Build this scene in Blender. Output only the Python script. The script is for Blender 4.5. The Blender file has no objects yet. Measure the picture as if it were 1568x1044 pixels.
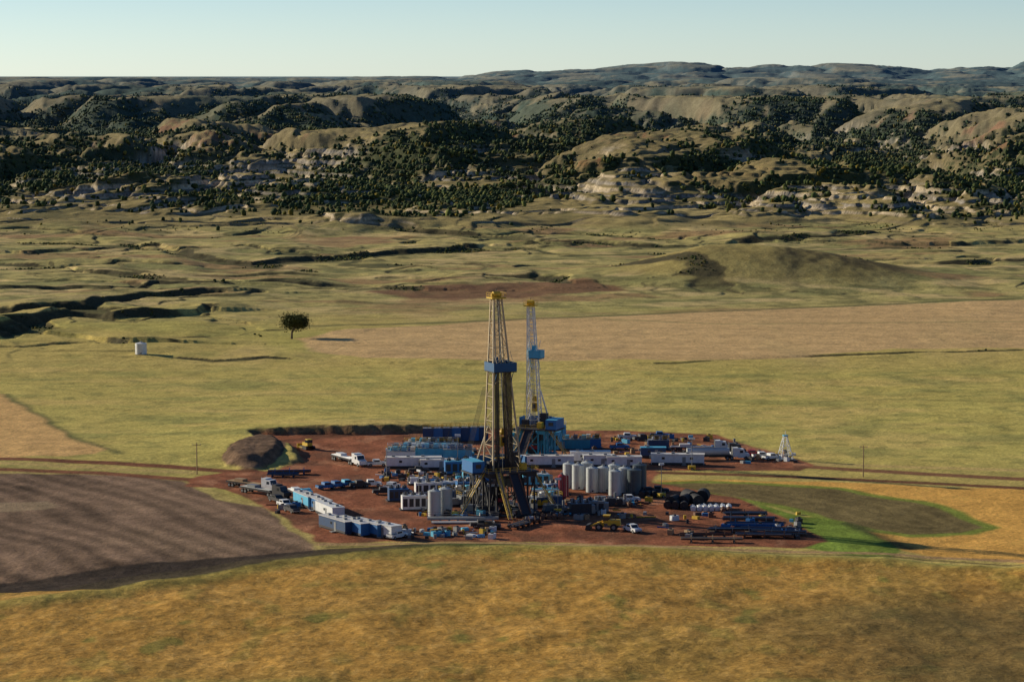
import bpy, bmesh, math, numpy as np, random
from mathutils import Vector, Matrix
random.seed(7); rng=np.random.default_rng(11)
F=4200.0; H=107.0; HY=110.0; CX=784.0; CYc=522.0
def GY(v): return H*F/(v-HY)
def G(u,v):
    Y=GY(v); return ((u-CX)*Y/F, Y)
# ------------------------------------------------------------------ noise
_ga=np.random.default_rng(3).uniform(0,2*np.pi,4096); _gc=np.cos(_ga).astype(np.float32); _gs=np.sin(_ga).astype(np.float32)
def pn(x,y,seed=0):
    x=np.asarray(x,dtype=np.float64)+1000; y=np.asarray(y,dtype=np.float64)+1000
    fx=np.floor(x); fy=np.floor(y); xi=fx.astype(np.int32); yi=fy.astype(np.int32)
    xf=(x-fx).astype(np.float32); yf=(y-fy).astype(np.float32)
    def g(ix,iy):
        h=ix*np.int32(73856093)+iy*np.int32(19349663)+np.int32((seed*83492791)%2000000011)
        h=(h^(h>>13))*np.int32(1274126177); h=(h^(h>>15))&4095
        return _gc[h],_gs[h]
    u=xf*xf*xf*(xf*(xf*6-15)+10); w=yf*yf*yf*(yf*(yf*6-15)+10)
    a,b=g(xi,yi); n00=a*xf+b*yf
    a,b=g(xi+1,yi); n10=a*(xf-1)+b*yf
    a,b=g(xi,yi+1); n01=a*xf+b*(yf-1)
    a,b=g(xi+1,yi+1); n11=a*(xf-1)+b*(yf-1)
    p=n00+(n10-n00)*u; q=n01+(n11-n01)*u
    return (p+(q-p)*w)*1.4
np.seterr(over='ignore')
def fbm(x,y,o=4,seed=0):
    t=0;a=1.0;n=0
    for i in range(o):
        t=t+a*pn(x*2**i,y*2**i,seed+i*17); n+=a; a*=0.5
    return t/n*1.3
def ss(a,b,x):
    t=np.clip((x-a)/(b-a),0,1); return t*t*(3-2*t)
def lin(a,b,x): return np.clip((x-a)/(b-a),0,1)
# ------------------------------------------------------------------ terrain grid
r0=np.linspace(-300,465,45)
r1=np.concatenate([GY(np.arange(1068,560,-1.0)),GY(np.arange(560,360,-0.5))])
r2=np.concatenate([np.geomspace(GY(360),2750,560,endpoint=False),np.geomspace(2750,13500,520)])
r3=np.geomspace(14000,60000,12)
RY=np.concatenate([r0,r1,r2,r3])
sd=np.linspace(-1,1,920); so=1+np.geomspace(0.02,12,26)
SC=np.concatenate([-so[::-1],sd,so])
NR,NC=len(RY),len(SC)
Y=np.repeat(RY[:,None],NC,1); Ye=np.maximum(Y,400); X=SC[None,:]*0.235*Ye

def seg_dist(px,py,pts,closed=False):
    d=np.full(px.shape,1e9); n=len(pts)
    for i in range(n if closed else n-1):
        ax,ay=pts[i]; bx,by=pts[(i+1)%n]
        dx,dy=bx-ax,by-ay; L2=dx*dx+dy*dy+1e-9
        t=np.clip(((px-ax)*dx+(py-ay)*dy)/L2,0,1)
        d=np.minimum(d,(px-(ax+t*dx))**2+(py-(ay+t*dy))**2)
    return np.sqrt(d)
def sub(pts,mar):
    ys=[p[1] for p in pts]
    a=np.searchsorted(RY,min(ys)-mar); b=np.searchsorted(RY,max(ys)+mar)
    return slice(max(a,0),min(b,NR))
def poly(uv,warp=0.0,wl=15.0,seed=5,mar=40):
    """signed distance (negative inside) over the grid, metres"""
    pts=[G(*p) for p in uv]; sl=sub(pts,mar)
    out=np.full(X.shape,1e3); px,py=X[sl],Y[sl]
    if warp:
        a=px+warp*fbm(px/wl,py/wl,3,seed); py=py+warp*2*fbm(px/wl+9,py/wl,3,seed+3); px=a
    d=seg_dist(px,py,pts,True)
    ins=np.zeros(px.shape,bool); n=len(pts)
    for i in range(n):
        ax,ay=pts[i]; bx,by=pts[(i+1)%n]
        c=((ay>py)!=(by>py))&(px<(bx-ax)*(py-ay)/(by-ay+1e-12)+ax)
        ins^=c
    out[sl]=np.where(ins,-d,d); return out
def line(uv,warp=0.0,wl=20.0,seed=8,mar=60,signed=False):
    pts=[G(*p) for p in uv]; sl=sub(pts,mar)
    out=np.full(X.shape,1e3); px,py=X[sl],Y[sl]
    if warp:
        a=px+warp*fbm(px/wl,py/wl,4,seed); py=py+warp*fbm(px/wl+9,py/wl,4,seed+3); px=a
    d=seg_dist(px,py,pts)
    if signed:
        d=d*np.where(py>np.interp(px,[p[0] for p in pts],[p[1] for p in pts]),1,-1)
    out[sl]=d; return out

Z=1.2*fbm(X/160,Y/160,3,1)+0.35*fbm(X/25,Y/25,3,2)
mid=np.maximum(ss(1240,1420,Y),ss(930,1250,Y)*ss(-30,-110,X))
Z+=mid*(3.0*fbm(X/140,Y/190,4,3)+0.8*fbm(X/30,Y/45,3,4))
drm=mid*(1-ss(1950,2100,Y))
reg=ss(-0.2,0.2,fbm(X/220,Y/260,2,15)+0.12+0.25*ss(50,-150,X))
# eroded scarps: short low cut banks
scarp=np.zeros_like(Z)
for sx_,sy_,hh_,sd_,of in((190,260,1.1,14,0.0),(120,150,0.8,19,0.12),(260,300,1.3,24,-0.15),(80,110,0.5,29,0.05)):
    f=fbm(X/sx_,Y/sy_,4,sd_)+of; gate=ss(0.0,0.35,fbm(X/90,Y/140,2,sd_+70)+0.1)
    Z+=drm*gate*hh_*ss(-0.018,0.018,f); scarp=np.maximum(scarp,drm*gate*np.exp(-(f/0.02)**2))
dr=np.abs(pn((X+30*fbm(X/70,Y/70,4,12))/190,(Y+40*fbm(X/60+3,Y/80,4,13))/150,14))
k=1-ss(0.03,0.07,dr); Z-=drm*reg*(2.2*k+1.0*(1-lin(0,0.25,dr)))
drain=drm*reg*k
Z=np.where(Y<470,Z+np.interp(Y,[-300,0,150,300,400,465],[96,98,60,26,6,0]),Z)
bx,by=G(1135,425)[0],1425
hx,hy=(X-bx),(Y-by)
hill=17*np.exp(-(np.abs(hx)/np.where(hx<0,60,80))**2.3-(np.abs(hy)/62)**2.2)
hill*=1+0.10*fbm(X/35,Y/50,4,30)
Z=Z*(1-0.85*ss(1,6,hill))+hill; scarp*=1-ss(1,5,hill)

chan=drain*0.8
def ravine(uv,depth,w,warp=18,wl=60,seed=8):
    global Z,chan
    s=line(uv,warp,wl,seed,mar=160,signed=True); d=np.abs(s)
    vr=0.5+0.9*np.clip(fbm(X/60,Y/60,2,seed+200)+0.35,0,1)
    p=1-ss(0.4,1.1,d/(w*vr*0.8))
    Z=Z-0.3*depth*p*vr+0.34*depth*vr*ss(-1,w*0.4,s)*np.exp(-np.maximum(s,0)/45)*(s<150)*ss(150,90,d)
    chan=np.maximum(chan,np.where(s>0,1-ss(0.5,0.9,d/w),p)*ss(0.5,0.8,vr))  # far bank included, to carry the shade painted into its colour
ravine([(60,388),(230,378),(270,395),(400,410),(520,395),(640,388),(760,378)],8,13,seed=41)
ravine([(0,402),(150,420),(330,436),(520,438),(640,446)],4.5,7,seed=42)
ravine([(380,352),(520,352),(700,360),(860,374),(1020,378),(1160,372)],8,13,seed=43)
ravine([(1160,372),(1300,365),(1420,352)],5,11,seed=44)
ravine([(20,520),(60,500),(120,488),(200,490),(300,478)],9.0,10,seed=45)
ravine([(0,512),(70,516),(130,520),(180,528)],7,8,seed=46)
ravine([(10,488),(90,480),(160,470),(260,455),(330,450)],5,8,seed=47)
ravine([(30,450),(150,452),(260,440),(400,444)],3.5,6,seed=55)
ravine([(250,548),(330,555),(410,549),(470,553),(540,559)],1.6,3,seed=48,warp=8)
ravine([(1010,560),(1150,556),(1260,548),(1340,545),(1568,537)],1.0,3,seed=49,warp=8)
ravine([(600,427),(700,430),(800,430),(870,438)],3.2,6,seed=50)
ravine([(1380,408),(1480,404),(1600,400)],5,10,seed=51)
ravine([(1480,376),(1568,370),(1620,366)],8,14,seed=52)
ravine([(820,590),(1000,610),(1200,616),(1400,612),(1600,620)],0.4,3,seed=53)

# ---- badlands
hz=Y>1600
xs,ys=X[hz],Y[hz]
Yw=ys+200*fbm(xs/330,ys/900,3,60)+70*fbm(xs/100,ys/240,3,61)
prof_u=[-600,0,200,550,700,740,790,850,900,960,1040,1120,1220,1260,1330,1450,1520,1568,2200]
prof_v=[122,122,120,118,116,111,105,104,101,99,94,98,92,96,98,99,96,91,93]
ua=CX+xs/ys*F
ztop=H-(np.interp(ua,prof_u,prof_v)-HY)*12500/F+6*fbm(xs/260,ys/4000,4,58)
pl=np.interp(Yw,[1760,1830,1880,2000,2220,2520,3000,4000,5500,7000,9000],[0,3,15,28,39,48,55,66,77,85,90])
zf=82+(ztop-82)*ss(9200,12300,ys)
pl=np.where(ys>8800,np.minimum(pl,90)*(1-ss(8800,12300,ys))+zf*ss(8800,12300,ys),pl)
wx=xs+90*fbm(xs/280,ys/320,4,62); wy=ys+110*fbm(xs/280+5,ys/320,4,63)
v1=np.abs(pn(wx/620+0.35,wy/1250,64)); v2=np.abs(pn(wx/260,wy/420,65)); v3=np.abs(pn(wx/95,wy/150,66)); v4=np.abs(pn(wx/36+.3*pn(xs/20,ys/20,7),wy/60,67)); v5=np.abs(pn(xs/14,ys/26,70))
k1=1-lin(0.03,0.36,v1); k2=1-lin(0.0,0.32,v2); k3=1-lin(0,0.30,v3); k4=1-lin(0,0.35,v4); k5=1-lin(0,.35,v5)
fade=1-0.75*ss(4500,9000,ys)
zz=pl*(1-0.82*k1*fade)*(1-0.46*k2*fade)
act=ss(3,20,zz)*fade
slopef=0.4+0.6*ss(0.05,0.5,k1+0.6*k2)
zz=zz-act*slopef*(11*k3+5.4*k4+1.8*k5*(ys<3600))+act*(1.2*fbm(xs/16,ys/20,2,68)+5*fbm(xs/190,ys/300,3,69))
stp=4.4; zo=zz+1.2*fbm(xs/120,ys/160,2,59); tz=zo/stp; fr_=tz-np.floor(tz)
led=(np.floor(tz)+np.where(fr_<0.55,fr_*0.4/0.55,0.4+ss(0.55,0.8,fr_)*0.6))*stp-(zo-zz)
kk=ss(2.5,7,zz)*(1-ss(30,44,zz))*(1-ss(3300,4500,ys))*0.9
zz=zz*(1-kk)+led*kk
far=ss(12600,14500,ys); zz=zz*(1-far)+(10-np.maximum(ys-13500,0)**2/1.274e7)*far   # earth curvature beyond the last ridge
Zh=np.zeros_like(Z); Zh[hz]=zz
def full(a): 
    o=np.zeros_like(Z); o[hz]=a; return o
K1,K2,K3,K4=full(k1),full(k2),full(k3),full(k4)
bl=ss(1740,1840,Y)
Z=Z*(1-ss(1880,2300,Y))+Zh*bl

# ---- pad: levelled platform
PADUV=[(300,733),(345,727),(420,727),(440,716),(470,712),(455,692),(400,676),(392,668),(520,668),(650,664),(770,660),(960,662),(1095,668),(1130,680),(1190,697),(1245,714),(1225,722),(1120,722),(1000,722),(995,742),(1130,768),(1190,795),(1265,833),(1225,842),(1100,840),(960,838),(760,832),(620,833),(490,834),(455,808),(430,790),(370,760),(330,748),(285,748)]
pd=poly(PADUV,warp=1.2,wl=12,seed=71,mar=60)
bank=np.full_like(Z,-0.5)
bank+=3.2*np.exp(-((X-G(540,668)[0])/44)**2)*ss(725,775,Y)*ss(900,800,Y)
bank+=-2.6*np.exp(-((X-G(1240,830)[0])/32)**2)*ss(680,620,Y)
bank+=-1.2*ss(700,640,Y)
near=ss(70,3,pd)
Z=Z*(1-near)+(bank+0.3*Z)*near
pin=1-ss(0,3.5,pd+0.8*fbm(X/5,Y/5,2,75))
Z=Z*(1-pin)+pin*(0.08*fbm(X/6,Y/6,3,72))
mx,my=G(386,700)
Zm=3.2*ss(9.5,5.5,np.hypot((X-mx)*1.0,(Y-my)*0.30)+1.2*fbm(X/9,Y/12,2,73))*(1+0.12*fbm(X/4,Y/6,3,74))
Z=np.maximum(Z,Zm)
fr_line=[(0,935),(150,912),(300,890),(420,868),(500,858),(640,846),(800,846),(1000,852),(1200,862),(1400,872),(1568,886),(1700,895)]
dfr=line(fr_line,2.0,25,81,mar=40)
Z+=0.9*np.exp(-(dfr/5)**2)
Z+=ss(640,560,Y)*(1.2*fbm(X/35,Y/50,3,82)+0.35*fbm(X/8,Y/12,3,83))

dxs=np.gradient(X,axis=1); gx=np.gradient(Z,axis=1)/dxs
dys=np.gradient(RY)[:,None]
gy=np.gradient(Z,axis=0)/dys-gx*SC[None,:]*0.235*(Y>400)
steep=np.hypot(gx,gy)

# ------------------------------------------------------------------ albedo
C=np.zeros(Z.shape+(3,),np.float32)
def mixc(mask,col,var=None):
    r=np.where((mask>0.002).any(axis=1))[0]
    if len(r)==0: return
    sl=slice(r[0],r[-1]+1)
    m=mask[sl][...,None]; c=np.array(col)
    if var is not None: c=c*(1+var[sl][...,None])
    C[sl]=C[sl]*(1-m)+c*m
n1=fbm(X/110,Y/150,4,90); n2=fbm(X/22,Y/34,4,91); n3=fbm(X/5,Y/8,3,92); n4=fbm(X/60+3,Y/240,4,93)
C[:]=(0.56,0.43,0.13)
mixc(ss(-0.1,0.5,n1)*0.7,(0.43,0.39,0.105))
mixc(ss(0.05,0.5,n4)*0.6,(0.66,0.47,0.18))
mixc(ss(0.1,0.6,n2)*0.45,(0.28,0.27,0.08))
vm=ss(1120,1300,Y)*(1-ss(1900,2050,Y))
mixc(vm*0.75,(0.48,0.40,0.155),n2*0.3)
mixc(vm*ss(0.0,0.4,fbm(X/90,Y/60,4,94))*0.7,(0.26,0.26,0.095))
mixc(vm*ss(0.0,0.35,fbm(X/50,Y/35,4,95))*0.7,(0.70,0.51,0.23))
mixc(vm*ss(0.05,0.35,fbm(X/28,Y/20,4,89))*0.65,(0.18,0.175,0.07))
mixc(vm*ss(0.15,0.4,fbm(X/100+5,Y/60,4,88))*0.7,(0.36,0.20,0.10))
mixc(vm*ss(0.1,0.4,fbm(X/12,Y/12,3,87))*0.5,(0.12,0.12,0.05))
mixc((1-ss(-4,4,poly([(560,446),(700,438),(900,436),(950,446),(800,456),(640,458)],10,40,96)))*0.85,(0.21,0.10,0.06))
mixc((1-ss(-4,4,poly([(440,368),(560,362),(620,370),(520,380)],10,40,97)))*0.6,(0.33,0.18,0.10))
mixc(ss(2,7,hill)*0.9,(0.36,0.285,0.10),n2*0.35+n3*0.15); mixc(ss(0.04,0.22,gx*-1)*ss(2,6,hill)*0.85,(0.13,0.095,0.045))  # butte grass colour; shade painted onto its right-facing slope
mixc(ss(0.3,0.8,chan)*(0.8),(0.07,0.075,0.035)); mixc(ss(0.10,0.26,steep)*ss(0.05,0.3,np.maximum(chan,scarp))*0.85,(0.07,0.06,0.035))  # dark brush in channels; shade of unlit steep banks painted in
mixc(scarp*0.5,(0.13,0.12,0.055))  # scarp lines darkened again, shade painted into the colour
m=1-ss(-2,2,poly([(440,520),(500,508),(600,501),(760,490),(1000,480),(1250,470),(1620,458),(1720,455),(1720,540),(1568,535),(1380,540),(1230,550),(1040,556),(840,556),(700,556),(560,552),(470,535)],6,60,98))
rows=0.05*np.sin((X*0.12+Y*1.0)/5.0)
mixc(m*0.97,(0.64,0.42,0.19),n1*0.12+n3*0.03+rows)
mixc(m*ss(0.1,0.5,n4)*0.4,(0.54,0.39,0.17))
mixc(np.exp(-(line([(830,484),(1100,496),(1568,492)],2,30,99)/2.5)**2)*0.5,(0.28,0.25,0.10))
mixc(np.exp(-(line([(470,500),(560,498),(700,493),(1000,480),(1568,457)],3,30,99)/3.5)**2)*0.8,(0.11,0.12,0.05))
gb=ss(1020,960,Y)*ss(700,760,Y)
mixc(gb*0.6,(0.59,0.485,0.13),n1*0.25+n2*0.2)
mixc(gb*ss(0.0,0.5,fbm(X/70,Y/30,4,101))*0.5,(0.70,0.49,0.17))
mixc(gb*ss(0.0,0.45,fbm(X/40,Y/22,4,100))*0.6,(0.30,0.295,0.09))
mixc(gb*ss(0.1,0.45,fbm(X/9,Y/9,3,86))*0.45,(0.22,0.22,0.07))
m=1-ss(-1,1,poly([(-120,585),(0,604),(60,640),(110,672),(160,692),(140,700),(0,706),(-120,706)],2,20,102)); mixc(m*0.9,(0.72,0.43,0.17),n3*0.15)
mixc(np.exp(-(line([(0,604),(60,640),(110,672),(175,700)],2,20,102)/1.6)**2)*0.7,(0.12,0.13,0.05))
m=1-ss(-1,1,poly([(995,737),(1200,738),(1568,752),(1720,757),(1720,905),(1568,868),(1400,852),(1320,835),(1200,770)],2,25,103)); mixc(m*0.95,(0.78,0.42,0.10),n2*0.15+n3*0.12)
ov=poly([(990,742),(1150,743),(1290,752),(1420,772),(1490,795),(1528,813),(1490,822),(1400,825),(1330,815),(1240,790),(1130,766),(1010,752)],2,22,104)
mixc(1-ss(0.5,3,ov),(0.24,0.28,0.05)); mixc(1-ss(-3,-1,ov),(0.20,0.15,0.06),n2*0.35+n3*0.2+0.1*np.sin(ov*1.3))
m=1-ss(-.7,.7,poly([(1150,772),(1235,795),(1300,803),(1350,825),(1392,850),(1370,860),(1300,856),(1230,842),(1262,832),(1190,795)],1.5,14,105)); mixc(m,(0.19,0.26,0.042),n2*0.5+n3*0.3)
mixc(np.exp(-(line([(1300,805),(1345,822),(1395,845)],1.5,14,106)/2.5)**2)*0.8,(0.05,0.05,0.025))
pf=poly([(-200,728),(0,730),(200,730),(275,740),(330,768),(400,780),(440,812),(478,838),(480,850),(300,872),(150,895),(0,925),(-200,955)],1.5,22,107)
cu=X*0.8+Y*0.5+6*fbm(X/60,Y/60,2,3)
fur=0.22*np.sin(cu/1.1)+0.17*np.sin(cu/3.3+n2)
mixc(1-ss(-1,1,pf),(0.22,0.142,0.09),fur+n2*0.35+n1*0.5+n3*0.25)
mixc((1-ss(-1,1,pf))*ss(0.1,0.5,fbm(X/50,Y/60,3,119))*.5,(0.31,0.205,0.125),fur)
mixc((1-ss(-1,1,poly([(-60,775),(60,772),(80,780),(0,788),(-60,790)],2,20,108)))*0.6,(0.42,0.31,0.18))
mixc((1-ss(0,4,np.abs(pf-2)))*0.7*(pf>0),(0.45,0.34,0.12),n3*0.5)
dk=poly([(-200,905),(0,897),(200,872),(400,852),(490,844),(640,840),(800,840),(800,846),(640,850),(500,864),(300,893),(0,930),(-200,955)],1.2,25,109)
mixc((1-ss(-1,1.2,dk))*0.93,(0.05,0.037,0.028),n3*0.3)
fg=poly([(-400,970),(0,932),(150,912),(300,890),(420,870),(500,860),(640,848),(800,846),(1000,850),(1200,858),(1400,868),(1568,882),(1900,905),(1900,1066),(-400,1066)],1.2,18,110)
fgm=1-ss(-1,1,fg)
fgm=np.where(Y<560,1.0,fgm)
mixc(fgm,(0.52,0.285,0.064),n2*0.15+n3*0.2)
f1=fbm(X/48,Y/70,4,111); f2=fbm(X/18,Y/30,4,112); f3=fbm(X/9,Y/16,3,113); f4=fbm(X/2.2,Y/5,3,114)
mixc(fgm*ss(-0.05,0.4,f1)*0.65,(0.38,0.245,0.06),n3*0.3)
mixc(fgm*ss(0.05,0.45,f2)*0.5,(0.62,0.35,0.09),n3*0.2)
mixc(fgm*ss(0.2,0.5,f3)*0.45,(0.24,0.22,0.05))
mixc(fgm*ss(0.1,0.45,f4)*0.45,(0.22,0.15,0.045)); mixc(fgm*ss(0.1,0.45,-f4)*0.4,(0.70,0.43,0.13))
mixc(fgm*ss(0.45,0.65,fbm(X/14+9,Y/26,3,85))*0.6,(0.15,0.19,0.04))
lr=ss(25,85,X)*ss(570,530,Y); mixc(fgm*lr*0.75,(0.15,0.115,0.045),n3*0.3)
mixc(ss(-9,-2,fg)*(1-ss(0,2,fg))*0.6,(0.36,0.32,0.08),n3*0.4)
mixc((1-ss(0,1.8,np.abs(fg-2.2)))*0.6*ss(-40,0,X),(0.15,0.22,0.04))
def road(uv,w,col,a=0.95,warp=0.6):
    d=line(uv,warp,30,120,mar=20); mixc((1-ss(w*0.75,w*1.2,d))*a,col,n3*0.2)
mixc(np.exp(-(line([(-200,712),(0,714),(150,719),(280,727)],1.5,25,122)/3)**2)*0.7,(0.55,0.38,0.15))
road([(-200,706),(0,707),(120,711),(250,717),(345,724),(420,727)],3.0,(0.20,0.07,0.042))
road([(-200,724),(0,724),(150,727),(285,737),(330,743)],2.6,(0.24,0.09,0.05))
road([(1225,716),(1300,721),(1430,729),(1568,736),(1720,741)],3.0,(0.24,0.11,0.06))
road([(1000,726),(1150,730),(1330,738),(1568,750),(1720,758)],2.4,(0.17,0.07,0.04))
road([(490,838),(640,837),(800,837),(1000,842),(1240,850),(1400,856),(1568,866),(1720,874)],1.6,(0.42,0.26,0.13),0.85)
mixc(np.exp(-(line([(1100,710),(1300,714),(1568,723),(1720,727)],1.5,25,121)/2.4)**2)*0.7,(0.62,0.42,0.17))
mixc(np.exp(-(line([(500,842),(640,841),(1000,846),(1400,860),(1568,872)],1,25,123)/.9)**2)*0.8,(0.06,0.05,0.03))
dirt=1-ss(0.5,2.0,pd)
dcol=fbm(X/14,Y/20,4,130)
mixc(dirt,(0.33,0.122,0.062),dcol*0.35+n3*0.3)
mixc(dirt*ss(0.1,0.5,fbm(X/9,Y/16,4,131))*0.7,(0.50,0.24,0.13))
mixc(dirt*ss(0.1,0.5,fbm(X/12+7,Y/20,4,132))*0.65,(0.15,0.075,0.045))
mixc(dirt*(1-ss(0.2,0.7,np.abs(pn(X/30+0.6*pn(X/18,Y/18,5),Y/60,133))*4))*0.5,(0.11,0.055,0.035))
bk=ss(0.5,1.5,pd)*(1-ss(5,8,pd))*ss(0.18,0.4,steep)
mixc(bk*0.85,(0.19,0.115,0.065),n3*0.4)
mixc(ss(0.2,0.9,Zm)*1.0,(0.19,0.12,0.075),n3*0.3+n2*0.25+0.15*np.sin(Y*0.9))
# ---- badlands colour
hm=np.clip(ss(1790,1870,Y)*ss(1.5,4,Z)+ss(2000,2150,Y),0,1)
gr=fbm(X/120,Y/200,4,140)
mixc(hm,(0.32,0.25,0.10),gr*0.3+n2*0.25)
mixc(hm*ss(0.0,0.4,fbm(X/60,Y/100,4,141))*0.7,(0.15,0.135,0.055))
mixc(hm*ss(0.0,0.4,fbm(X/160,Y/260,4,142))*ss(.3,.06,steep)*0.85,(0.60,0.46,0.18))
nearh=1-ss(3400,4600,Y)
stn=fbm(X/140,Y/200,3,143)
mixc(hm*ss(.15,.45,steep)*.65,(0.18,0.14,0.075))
lowr=ss(22,8,Z)*ss(2350,2050,Y)
rock=hm*ss(0.36,0.7,steep)*ss(-0.15,0.25,stn+0.4*ss(26,8,Z)+0.35*lowr-.12)*(1-ss(28,46,Z))*nearh*ss(2.5,6,Z)
strat=0.5+0.5*np.sin(Z*2.3+1.5*stn+0.4*n3); strat2=0.5+0.5*np.sin(Z*0.75+2)
rc=np.array([0.68,0.54,0.35])*strat2[...,None]+np.array([0.33,0.295,0.25])*(1-strat2[...,None])
rc=rc*(0.4+0.75*strat[...,None])
C=C*(1-rock[...,None]*0.95)+rc*rock[...,None]*0.95
red=hm*nearh*ss(0.15,0.4,fbm(X/90,Y/120,3,144))*ss(0.2,0.5,steep)*ss(22,34,Z); mixc(red*0.6,(0.26,0.10,0.05))
fo=0.66*K1+0.52*K2+0.25*K3+1.1*np.clip(gy,-0.5,0.6)+0.8*np.clip(-gx,-0.5,0.5)+1.1*fbm(X/190,Y/330,3,145)+0.45*fbm(X/34,Y/55,3,147)-0.06-0.3*lowr
forest=hm*ss(0.44,0.58,fo)*(1-0.9*rock)*ss(3,9,Z+4*ss(2100,2300,Y))
farf=ss(3200,5000,Y)
mixc(forest*(0.88),(0.045,0.058,0.022))
mixc(farf*hm*ss(0.0,0.25,fbm(X/300,Y/700,5,146)+0.4*K1+0.3*K2+0.4*fbm(X/60,Y/120,4,148)-0.15)*0.9,(0.05,0.075,0.03))
haze_mix=(1-np.exp(-np.maximum(Y-2300,0)/8000))[...,None]*0.75  # aerial haze painted into the ground colour, bluer farther away
C=C*(1-haze_mix)+np.array([0.16,0.26,0.33])*haze_mix
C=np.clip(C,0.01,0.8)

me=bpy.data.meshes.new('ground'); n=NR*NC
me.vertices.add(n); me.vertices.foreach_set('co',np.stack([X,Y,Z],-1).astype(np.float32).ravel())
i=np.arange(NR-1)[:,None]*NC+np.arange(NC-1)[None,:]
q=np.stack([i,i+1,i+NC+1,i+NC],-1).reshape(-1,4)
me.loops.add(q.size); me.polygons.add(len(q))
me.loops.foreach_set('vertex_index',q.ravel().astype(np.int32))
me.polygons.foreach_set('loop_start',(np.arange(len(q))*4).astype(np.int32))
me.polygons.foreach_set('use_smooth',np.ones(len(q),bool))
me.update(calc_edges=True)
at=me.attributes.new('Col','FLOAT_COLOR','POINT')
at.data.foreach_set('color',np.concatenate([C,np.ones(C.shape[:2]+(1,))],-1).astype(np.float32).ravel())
ground=bpy.data.objects.new('ground',me); bpy.context.collection.objects.link(ground)

def zat(x,y):
    r=np.interp(y,RY,np.arange(NR)); c=np.interp(x/(0.235*max(y,400)),SC,np.arange(NC))
    r0_,c0_=int(r),int(c); r1_,c1_=min(r0_+1,NR-1),min(c0_+1,NC-1); fr_,fc=r-r0_,c-c0_
    return float((Z[r0_,c0_]*(1-fc)+Z[r0_,c1_]*fc)*(1-fr_)+(Z[r1_,c0_]*(1-fc)+Z[r1_,c1_]*fc)*fr_)

# ------------------------------------------------------------------ materials
def newmat(name):
    m=bpy.data.materials.new(name); m.use_nodes=True
    nt=m.node_tree; b=nt.nodes['Principled BSDF']; return m,nt,b
m,nt,b=newmat('terrain'); N=nt.nodes; L=nt.links
a=N.new('ShaderNodeAttribute'); a.attribute_name='Col'
tc=N.new('ShaderNodeTexCoord')
def noise(scale,det=4,rough=0.6):
    t=N.new('ShaderNodeTexNoise'); t.inputs['Scale'].default_value=scale; t.inputs['Detail'].default_value=det; t.inputs['Roughness'].default_value=rough
    L.new(tc.outputs['Object'],t.inputs['Vector']); return t
def mr(sock,a0,a1,b0,b1):
    t=N.new('ShaderNodeMapRange'); t.inputs[1].default_value=a0;t.inputs[2].default_value=a1;t.inputs[3].default_value=b0;t.inputs[4].default_value=b1
    L.new(sock,t.inputs[0]); return t.outputs[0]
nA=noise(0.9,5,0.8); nB=noise(0.13,5,0.65)
mu=N.new('ShaderNodeMath'); mu.operation='MULTIPLY'
L.new(mr(nA.outputs[0],0.3,0.7,0.55,1.45),mu.inputs[0]); L.new(mr(nB.outputs[0],0.3,0.7,0.78,1.22),mu.inputs[1])
vm_=N.new('ShaderNodeVectorMath'); vm_.operation='SCALE'; L.new(a.outputs['Color'],vm_.inputs[0]); L.new(mu.outputs[0],vm_.inputs['Scale'])
L.new(vm_.outputs[0],b.inputs['Base Color']); b.inputs['Roughness'].default_value=1.0; b.inputs['Specular IOR Level'].default_value=0.05
bp=N.new('ShaderNodeBump'); bp.inputs['Strength'].default_value=0.7; bp.inputs['Distance'].default_value=0.35; L.new(nA.outputs[0],bp.inputs['Height'])
bp2=N.new('ShaderNodeBump'); bp2.inputs['Strength'].default_value=0.5; bp2.inputs['Distance'].default_value=1.2; L.new(nB.outputs[0],bp2.inputs['Height']); L.new(bp2.outputs[0],bp.inputs['Normal'])
L.new(bp.outputs[0],b.inputs['Normal']); me.materials.append(m)

def paint(name,col,rough=0.55,metal=0.0,dirt=0.35,scale=1.2):
    m,nt,b=newmat(name); N=nt.nodes; L=nt.links
    tc=N.new('ShaderNodeTexCoord'); t=N.new('ShaderNodeTexNoise'); t.inputs['Scale'].default_value=scale; t.inputs['Detail'].default_value=5; t.inputs['Roughness'].default_value=0.7
    L.new(tc.outputs['Object'],t.inputs['Vector'])
    r=N.new('ShaderNodeMapRange'); r.inputs[1].default_value=0.42; r.inputs[2].default_value=0.75; r.inputs[3].default_value=0; r.inputs[4].default_value=dirt; L.new(t.outputs[0],r.inputs[0])
    mx=N.new('ShaderNodeMix'); mx.data_type='RGBA'; L.new(r.outputs[0],mx.inputs[0])
    mx.inputs[6].default_value=(*col,1); mx.inputs[7].default_value=(col[0]*0.35+0.05,col[1]*0.35+0.03,col[2]*0.35+0.02,1)
    L.new(mx.outputs[2],b.inputs['Base Color']); b.inputs['Roughness'].default_value=rough; b.inputs['Metallic'].default_value=metal
    return m
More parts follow.
